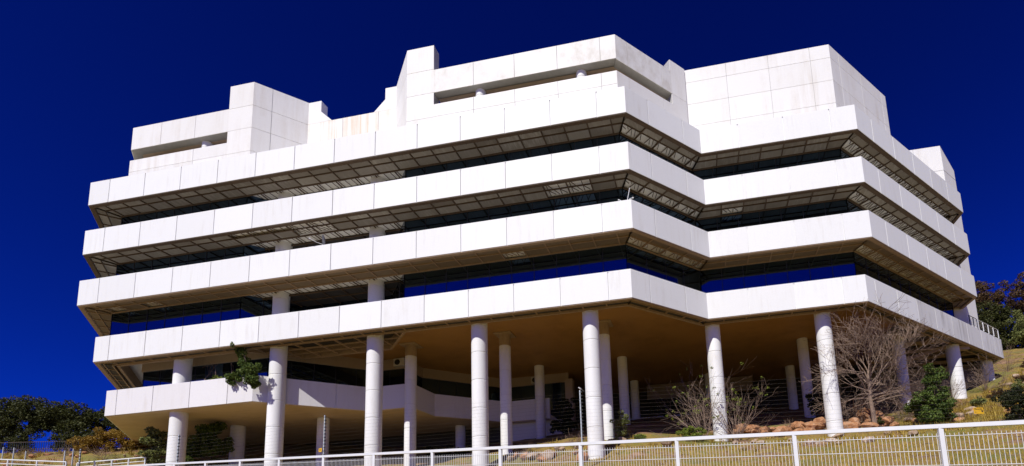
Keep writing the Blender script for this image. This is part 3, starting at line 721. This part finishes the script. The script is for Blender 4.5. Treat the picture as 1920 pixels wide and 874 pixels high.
def tree(name, label, base, crown, mat, nclump, nleaf, size, clump, seed, trunk_r=.25, group=None, cat='tree', limbs=6, extra=None):
    t = thing(name, label, cat, base, group); r_ = np.random.default_rng(seed); mb = MB(); tips = []
    cen = np.concatenate([ecent(c, r, max(4, int(nclump*w)), seed+i, .3) for i, (c, r, w) in enumerate(crown)])
    fork = Vector((0, 0, max(.4, min(c[0][2]-c[1][2]*.75 for c in crown))))
    mb.tube([(0, 0, -.5), (trunk_r*.3, 0, fork.z*.5), fork], [trunk_r*1.25, trunk_r, trunk_r*.85], 8, False)
    for k in range(limbs):
        e = Vector(cen[r_.integers(0, len(cen))]); mid = fork.lerp(e, .5)+Vector(r_.normal(size=3))*.25*trunk_r*4
        mb.tube([fork, mid, e], [trunk_r*.6, trunk_r*.35, trunk_r*.1], 6, False)
    for k in range(limbs*3):
        a = Vector(cen[r_.integers(0, len(cen))]); e = Vector(cen[r_.integers(0, len(cen))]); 
        if (a-e).length < 2.5*clump*2: mb.tube([a, e], [trunk_r*.12, trunk_r*.05], 4, False)
    mb.build('trunk', 'bark', t, True)
    leaves(cen, clump, nleaf, size, mat, 'crown', t, seed=seed)
    return t
# left: two big dark trees and a smaller one behind
tree('broadleaf_tree', 'large dark green spreading tree at the far left edge', (-70.0, 16.4, 12.6), [((0, 0, 5.0), (3.6, 3.0, 2.0), .4), ((-3.4, -.5, 4.2), (3.2, 3, 1.7), .25), ((2.6, .5, 4.4), (2.2, 2.2, 1.7), .22), ((-1, -1.5, 3.2), (4.0, 2, 1.0), .2)], 'lf_dark', 170, 30000, .10, .62, 11, .3)
tree('broadleaf_tree', 'dark green spreading tree beside the ochre bush on the left', (-65.2, 18.0, 12.7), [((0, 0, 4.3), (3.0, 2.6, 1.6), .4), ((2.8, 1.4, 3.8), (2.4, 2.2, 1.6), .3), ((-2.4, -1.0, 3.9), (2.0, 1.8, 1.4), .22), ((.5, -1.4, 2.9), (3.0, 1.4, .8), .15)], 'lf_dark', 130, 22000, .10, .58, 12, .28)
tree('broadleaf_tree', 'dark green tree half hidden behind the lowest parapet on the left', (-60.5, 22.5, 12.5), [((0, 0, 3.6), (2.8, 2.6, 2.4), 1)], 'lf_dark', 70, 13000, .13, .7, 13, .25)
t = tree('bush', 'ochre yellow leafy bush under the corner of the lowest parapet', (-47.6, 8.8, 10.5), [((0, 0, 1.1), (1.9, 1.7, 1.0), .7), ((-1.3, -.8, .7), (1.4, 1.2, .7), .4), ((1.2, .6, .7), (1.2, 1.1, .8), .3)], 'lf_yel', 70, 13000, .07, .35, 14, .07, cat='bush')
# right: brown and green trees on the hill
tree('broadleaf_tree', 'brownish tree on the hill just right of the building end', (44.0, 46.0, 22.5), [((0, 0, 7.2), (3.2, 3.2, 3.6), .7), ((-1, -1, 3), (2.6, 2.2, 2.6), .4)], 'lf_brown', 130, 22000, .12, .6, 21, .3)
tree('broadleaf_tree', 'dark olive tree lower on the hill behind the deck railing', (41.2, 41.0, 20.5), [((0, 0, 4.6), (3.0, 3, 3.0), .7), ((.3, -1.2, 1.6), (3.0, 2, 1.8), .5)], 'lf_dark', 120, 20000, .11, .58, 22, .25)
tree('broadleaf_tree', 'reddish brown tree at the right edge of the hill', (47.5, 42.5, 22.0), [((0, 0, 6.4), (3.4, 3.2, 3.4), .7), ((-1, -1, 2.6), (3, 2, 2.4), .4)], 'lf_brown', 130, 22000, .12, .6, 23, .3)
tree('broadleaf_tree', 'olive green tree low at the right edge behind the slope', (44.5, 38.0, 20.6), [((0, 0, 3.0), (3.2, 2.6, 2.4), .7), ((-1.6, -1, 1.0), (2.6, 1.8, 1.4), .4)], 'lf_olive', 110, 18000, .10, .55, 24, .22)
# shrubs
def shrub(name, label, base, crown, mat, ncl, nl, size, clump, seed, cat='shrub', tr=.05, group=None): return tree(name, label, base, crown, mat, ncl, nl, size, clump, seed, tr, group, cat, 5)
z = h1(17.45, 5.7)
shrub('shrub', 'dense glossy green shrub behind the fence right of the bare tree', (17.45, 5.7, z), [((0, 0, 1.05), (1.65, 1.2, 1.1), .6), ((.1, 0, 2.6), (.85, .7, 1.5), .35), ((-.7, 0, 1.4), (1.0, .8, 1.0), .2)], 'lf_green', 90, 12000, .075, .3, 31)
shrub('shrub', 'pale olive shrub at the foot of the leftmost front column', (-36.4, 3.5, h1(-36.4, 3.5)), [((0, 0, 1.9), (.75, .7, 1.9), 1)], 'lf_olive', 36, 3600, .11, .3, 32)
shrub('shrub', 'dark leafy shrub in the shade under the lowest parapet', (-33.6, 5.2, h1(-33.6, 5.2)), [((0, 0, 2.1), (1.5, 1.2, 1.9), .8), ((-1.0, -.6, 1.2), (.7, .7, 1.1), .3)], 'lf_green', 60, 7000, .10, .35, 33)
shrub('shrub', 'leafy shrub growing against the second row column base', (-2.1, 5.3, h1(-2.1, 5.3)), [((0, 0, 1.0), (.65, .5, 1.15), 1)], 'lf_olive', 26, 1500, .07, .22, 34)
shrub('shrub', 'small bright green rounded shrub left of the bare bush', (2.45, 5.75, h1(2.45, 5.75)), [((0, 0, .5), (.9, .6, .45), 1)], 'lf_lime', 30, 4200, .05, .2, 35)
shrub('shrub', 'tiny bright green shrub behind the fence between two columns', (-.87, 5.5, h1(-.87, 5.5)), [((0, 0, .22), (.4, .3, .25), 1)], 'lf_lime', 12, 1100, .045, .14, 36)
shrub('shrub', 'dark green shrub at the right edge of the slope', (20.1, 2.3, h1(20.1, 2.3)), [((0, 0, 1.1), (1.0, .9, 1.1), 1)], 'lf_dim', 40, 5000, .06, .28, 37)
shrub('shrub', 'small dark green plant among the orange rocks by the bare tree', (14.9, 7.7, h1(14.9, 7.7)), [((0, 0, .4), (.4, .35, .4), 1)], 'lf_dark', 14, 1200, .05, .14, 38)
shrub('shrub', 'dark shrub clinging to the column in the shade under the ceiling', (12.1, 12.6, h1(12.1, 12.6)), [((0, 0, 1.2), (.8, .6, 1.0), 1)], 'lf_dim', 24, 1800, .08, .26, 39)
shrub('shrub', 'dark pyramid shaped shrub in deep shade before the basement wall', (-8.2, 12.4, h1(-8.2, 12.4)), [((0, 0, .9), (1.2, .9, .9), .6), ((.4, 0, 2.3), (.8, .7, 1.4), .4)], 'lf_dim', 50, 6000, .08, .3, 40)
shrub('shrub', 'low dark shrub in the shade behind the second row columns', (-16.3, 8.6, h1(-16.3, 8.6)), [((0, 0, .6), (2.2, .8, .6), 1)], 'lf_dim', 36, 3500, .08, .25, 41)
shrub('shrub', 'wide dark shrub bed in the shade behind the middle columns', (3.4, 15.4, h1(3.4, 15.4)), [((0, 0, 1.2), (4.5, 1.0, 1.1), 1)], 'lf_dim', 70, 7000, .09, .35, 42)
# sapling growing on the lowest parapet
t = thing('sapling', 'green leafy sapling spilling over the lowest parapet beside a front column', 'sapling', (-26.85, 1.75, 13.15))
t.scale = (.95, 1.0, 1.2)
mb = MB(); mb.tube([(0, 0, -.8), (-.3, -.2, .6), (-.9, -.3, 2.3)], [.06, .04, .015], 6, False); mb.tube([(0, 0, -.2), (.5, -.5, .2), (.7, -.7, -.3)], [.04, .03, .01], 5, False); mb.build('stem', 'bark', t)
cc = [(-.95, -.35, 2.25), (-.9, -.3, 1.9), (-.75, -.3, 1.5), (-.6, -.25, 1.1), (-.45, -.3, .75), (-.2, -.35, .5), (.15, -.5, .35), (.45, -.6, .3), (.75, -.7, .15), (.95, -.75, .25), (.8, -.75, -.15), (.65, -.75, -.4), (-.5, -.55, .2), (-.9, -.55, .1), (-1.2, -.5, .0), (-.25, -.55, -.05), (.5, -.6, .0), (-1.3, -.5, -.25), (.75, -.75, -.65), (.5, -.65, -.5), (.9, -.75, -.45)]
cc = np.array(cc)[np.repeat(np.arange(21), 4)]+np.random.default_rng(50).normal(size=(84, 3))*.15; leaves(cc, .20, 6500, .07, 'lf_green', 'foliage', t, seed=51)
t = thing('potted_plant', 'small green plant with a bare twig behind the lowest parapet', 'plant', (-30.2, 2.2, 13.2)); leaves([(0, 0, .35), (.3, 0, .25), (-.3, 0, .2)], .25, 160, .11, 'lf_lime', 'foliage', t, seed=52, asp=.2)
mb = MB(); tips = []; 
for x_, d_, sd in ((0, .05, 5), (-1.2, -.1, 6), (1.3, -.1, 7)):
    mb = MB(); branch(mb, (x_, 0, 0), (d_, 0, 1), 1.0, .02, 2, .4, np.random.default_rng(sd), tips); mb.build('twig', 'twig', t)
# bare tree
def baretree():
    zb = h1(14.45, 7.4)-.05; t = thing('bare_tree', 'leafless grey brown tree with dense twigs in front of the building corner', 'tree', (14.45, 7.4, zb)); r_ = np.random.default_rng(61)
    t.scale = (1.3, 1.15, 1.32)
    tk = MB(); tk.tube([(0, 0, -.4), (-.02, 0, .9), (-.08, 0, 1.7), (0, 0, 2.6)], [.15, .12, .10, .09], 8, False); tk.build('trunk', 'twig', t, True)
    mb = MB(); tips = []
    for k in range(20):
        q = k/19; zz = 1.35+1.3*q; a = k*2.4+r_.uniform(-.4, .4); el = -.05+1.25*q+r_.uniform(-.15, .15)
        d = Vector((math.cos(a)*math.cos(el), math.sin(a)*.75*math.cos(el), math.sin(el)))
        branch(mb, (-.05, 0, zz), d, 1.5+.55*q, .038, 4, .46, r_, tips, 4, -.03 if q < .35 else .015, (3, 4), (.6, .86), .0062)
    mb.build('branches', 'twig', t)
baretree()
def barebush(name, label, base, n, H, seed, mat='twig', leaf=None, lean=.5, depth=3, r0=.025, L=.5):
    t = thing(name, label, 'bush', base); r_ = np.random.default_rng(seed); mb = MB(); tips = []
    for k in range(n):
        d = Vector((r_.normal()*lean, r_.normal()*lean*.6, 1)); branch(mb, (r_.normal()*.02, r_.normal()*.02, -.1), d, H*L*r_.uniform(.7, 1.1), r0, depth, .38, r_, tips, 3, .02, (2, 3), (.5, .8), .005)
    mb.build('branches', mat, t)
    if leaf:
        tp = np.array([tuple(x) for x in tips]); tp = tp[tp[:, 2] > H*.25]; tp = tp[r_.integers(0, len(tp), max(8, len(tp)//9))]; leaves(tp, .12, leaf, .06, 'lf_lime', 'leaves', t, seed=seed)
barebush('bare_bush', 'tall half bare bush with yellow green leaves left of a front column', (3.3, 6.6, h1(3.3, 6.6)), 18, 5.2, 71, leaf=420, lean=.55)
barebush('bare_bush', 'tall half bare bush with yellow green leaf tips right of a front column', (5.3, 6.1, h1(5.3, 6.1)), 18, 5.4, 72, leaf=460, lean=.5)
barebush('bare_bush', 'grey leafless bush behind the green shrub under the deck end', (18.6, 9.6, h1(18.6, 9.6)), 26, 2.9, 73, r0=.018, lean=.7)
barebush('bare_bush', 'grey leafless bush right of the last tall column under the deck', (27.2, 18.2, h1(27.2, 18.2)), 26, 3.0, 74, r0=.018, lean=.7)
barebush('bare_bush', 'twiggy bush in front of the last tall column', (22.6, 14.6, h1(22.6, 14.6)), 16, 2.8, 75, r0=.018, lean=.6)
for i, (u, v, H, lab) in enumerate(((-8.6, 5.0, .9, 'dry brown brush between two tall front columns'), (-5.2, 4.6, 1.2, 'dry brown brush beside the pole with the bird'), (7.2, 8.3, 1.0, 'dry grey brush on the orange rock bank'), (9.2, 9.3, .9, 'dry brush at the back of the rock bank near the column'), (33.2, 25.6, 2.6, 'thin leafless bush beside the end of the deck'))):
    barebush('dry_brush', lab, (u, v, h1(u, v)), 26, H, 80+i, 'drybr', lean=.9, depth=2, r0=.012, L=.6)
for i in range(10):
    u = 19+i*1.45+random.uniform(-.5, .5); v = u-12.5+random.uniform(-2.5, 2.5)
    t = thing('dry_brush', 'low dry scrub on the grassy slope at right', 'bush', (u, v, h1(u, v)), 'dry scrub on the right slope'); mb = MB(); tips = []; r_ = np.random.default_rng(200+i)
    for k in range(26): branch(mb, (r_.normal()*.02, r_.normal()*.02, -.05), (r_.normal()*.9, r_.normal()*.9, .8), .5, .012, 1, .4, r_, tips, 3, 0, (2, 3), (.5, .8), .006)
    mb.build('branches', 'drybr', t)
for i in range(12):
    u = -58+i*1.55+random.uniform(-.5, .5); v = 7.2+random.uniform(-1.2, 1.2)-(u+50)*.1
    t = thing('dry_brush', 'dry brown brush on the bank above the guard rail', 'bush', (u, v, h1(u, v)), 'dry brush on the left bank'); mb = MB(); tips = []; r_ = np.random.default_rng(100+i)
    for k in range(18): branch(mb, (r_.normal()*.02, r_.normal()*.02, -.05), (r_.normal()*.9, r_.normal()*.9, .8), .6, .012, 1, .4, r_, tips, 3, 0, (2, 3), (.5, .8), .006)
    mb.build('branches', 'drybr', t)
for i, (u, v, w, hh, mt, lab) in enumerate(((22.5, 10.6, .7, .45, 'lf_olive', 'low olive scrub bush on the right slope above the yellow sign'), (25.2, 13.2, .6, .4, 'lf_brown', 'low brown scrub bush on the right slope near the last column'), (28.0, 15.4, .8, .5, 'lf_olive', 'olive scrub bush high on the right slope below the deck end'), (24.0, 8.0, .6, .4, 'lf_yel', 'small ochre scrub bush on the right slope beside the dark shrub'), (30.5, 18.4, .9, .5, 'lf_brown', 'brown scrub bush just below the end of the deck'), (34.5, 24.0, 1.1, .7, 'lf_brown', 'brown scrub bush on the hill at the right edge'))):
    shrub('shrub', lab, (u, v, h1(u, v)), [((0, 0, hh*.8), (w, w*.8, hh), 1)], mt, 26, 1800, .06, .18, 300+i)
# taller grass tufts on the right slope and among the rocks
def tufts():
    r_ = np.random.default_rng(95); V = []; Fa = []; n = 0
    spots = [(r_.uniform(15, 34), None) for _ in range(750)]+[(r_.uniform(-10, 16), r_.uniform(2.5, 7.5)) for _ in range(120)]+[(r_.uniform(-62, -40), -9) for _ in range(160)]
    for u, v in spots:
        if v is None: v = u-9.2-r_.uniform(0, 9)
        elif v == -9: v = 5.5+r_.uniform(-3, 3.5)-(u+50)*.12
        if abs(u-17.2) < 2.4 and -3 < v < 2.6: continue
        z0 = h1(u, v)
        for k in range(16):
            a = r_.uniform(0, 6.28); H = r_.uniform(.18, .5); l = r_.uniform(.08, .35); bx, by = u+r_.normal()*.08, v+r_.normal()*.08
            V += [(bx-math.sin(a)*.018, by+math.cos(a)*.018, z0-.03), (bx+math.sin(a)*.018, by-math.cos(a)*.018, z0-.03), (bx+math.cos(a)*l, by+math.sin(a)*l, z0+H)]; Fa.append((n, n+1, n+2)); n += 3
    o = mesh_obj('grass_tufts', V, Fa, 'grass', kind='stuff'); o['label'] = 'scattered tufts of taller dry grass on the slopes'; o['category'] = 'grass'
tufts()
shrub('shrub', 'dark undergrowth behind the palisade fence below the far left tree', (-69.5, 15.0, h1(-69.5, 15.0)), [((0, 0, 1.3), (4.5, 1.2, 1.3), 1)], 'lf_dark', 80, 7000, .09, .4, 43)
shrub('shrub', 'dark undergrowth behind the palisade fence below the middle left tree', (-62.5, 16.0, h1(-62.5, 16.0)), [((0, 0, 1.2), (4.2, 1.2, 1.2), 1)], 'lf_dark', 80, 7000, .09, .4, 44)
# short dry grass on the slope
def grass():
    n = 160000; r_ = np.random.default_rng(91); u = r_.uniform(-16, 34, n); v = r_.uniform(-18, 17, n)
    keep = (v > -15.4-.32*(u+1)) & ((v < 4.5+.25*np.maximum(u-4, -4)) | (u > 16) & (v < u-8)) & (v < 16)
    # clumps
    keep &= (np.sin(u*2.1+np.sin(v*1.3)*2)+np.sin(v*2.7+u*.6)+r_.normal(size=n)*.9) > -.6
    u = u[keep]; v = v[keep]; n = len(u); z_ = hgt(u, v)
    a = r_.uniform(0, 6.28, n); hh = r_.uniform(.06, .22, n); w = .012; lx = r_.normal(size=n)*.05; ly = r_.normal(size=n)*.05
    V = np.stack([np.stack([u-np.cos(a)*w, v-np.sin(a)*w, z_-.02], 1), np.stack([u+np.cos(a)*w, v+np.sin(a)*w, z_-.02], 1), np.stack([u+lx, v+ly, z_+hh], 1)], 1).reshape(-1, 3)
    me = bpy.data.meshes.new('grass'); me.vertices.add(3*n); me.vertices.foreach_set('co', V.ravel()); me.loops.add(3*n); me.loops.foreach_set('vertex_index', np.arange(3*n)); me.polygons.add(n); me.polygons.foreach_set('loop_start', np.arange(n)*3)
    me.update(calc_edges=True); me.materials.append(MT['grass']); o = bpy.data.objects.new('grass', me); C.objects.link(o); o['kind'] = 'stuff'; o['label'] = 'short dry golden grass on the slope behind the fence'; o['category'] = 'grass'
grass()

# labels that single out each of many alike things by their order from the left in view
def px_x(o):
    d = o.location-CAM; return d.dot(rt)/d.dot(F)
ONES = ['', 'first', 'second', 'third', 'fourth', 'fifth', 'sixth', 'seventh', 'eighth', 'ninth', 'tenth', 'eleventh', 'twelfth', 'thirteenth', 'fourteenth', 'fifteenth', 'sixteenth', 'seventeenth', 'eighteenth', 'nineteenth']
def ordn(k):
    if k < 20: return ONES[k]
    t = {2: 'twenty', 3: 'thirty'}[k//10]
    return (t[:-1]+'ieth') if k % 10 == 0 else t+'-'+ONES[k % 10]
groups = {}
for o in C.objects:
    if o.parent is None and o.get('group') and o.get('category') in ('rock', 'bush', 'post'): groups.setdefault(o['group'], []).append(o)
for g_, os_ in groups.items():
    for k, o in enumerate(sorted(os_, key=px_x)): o['label'] = o['label']+', '+ordn(k+1)+' from the left'
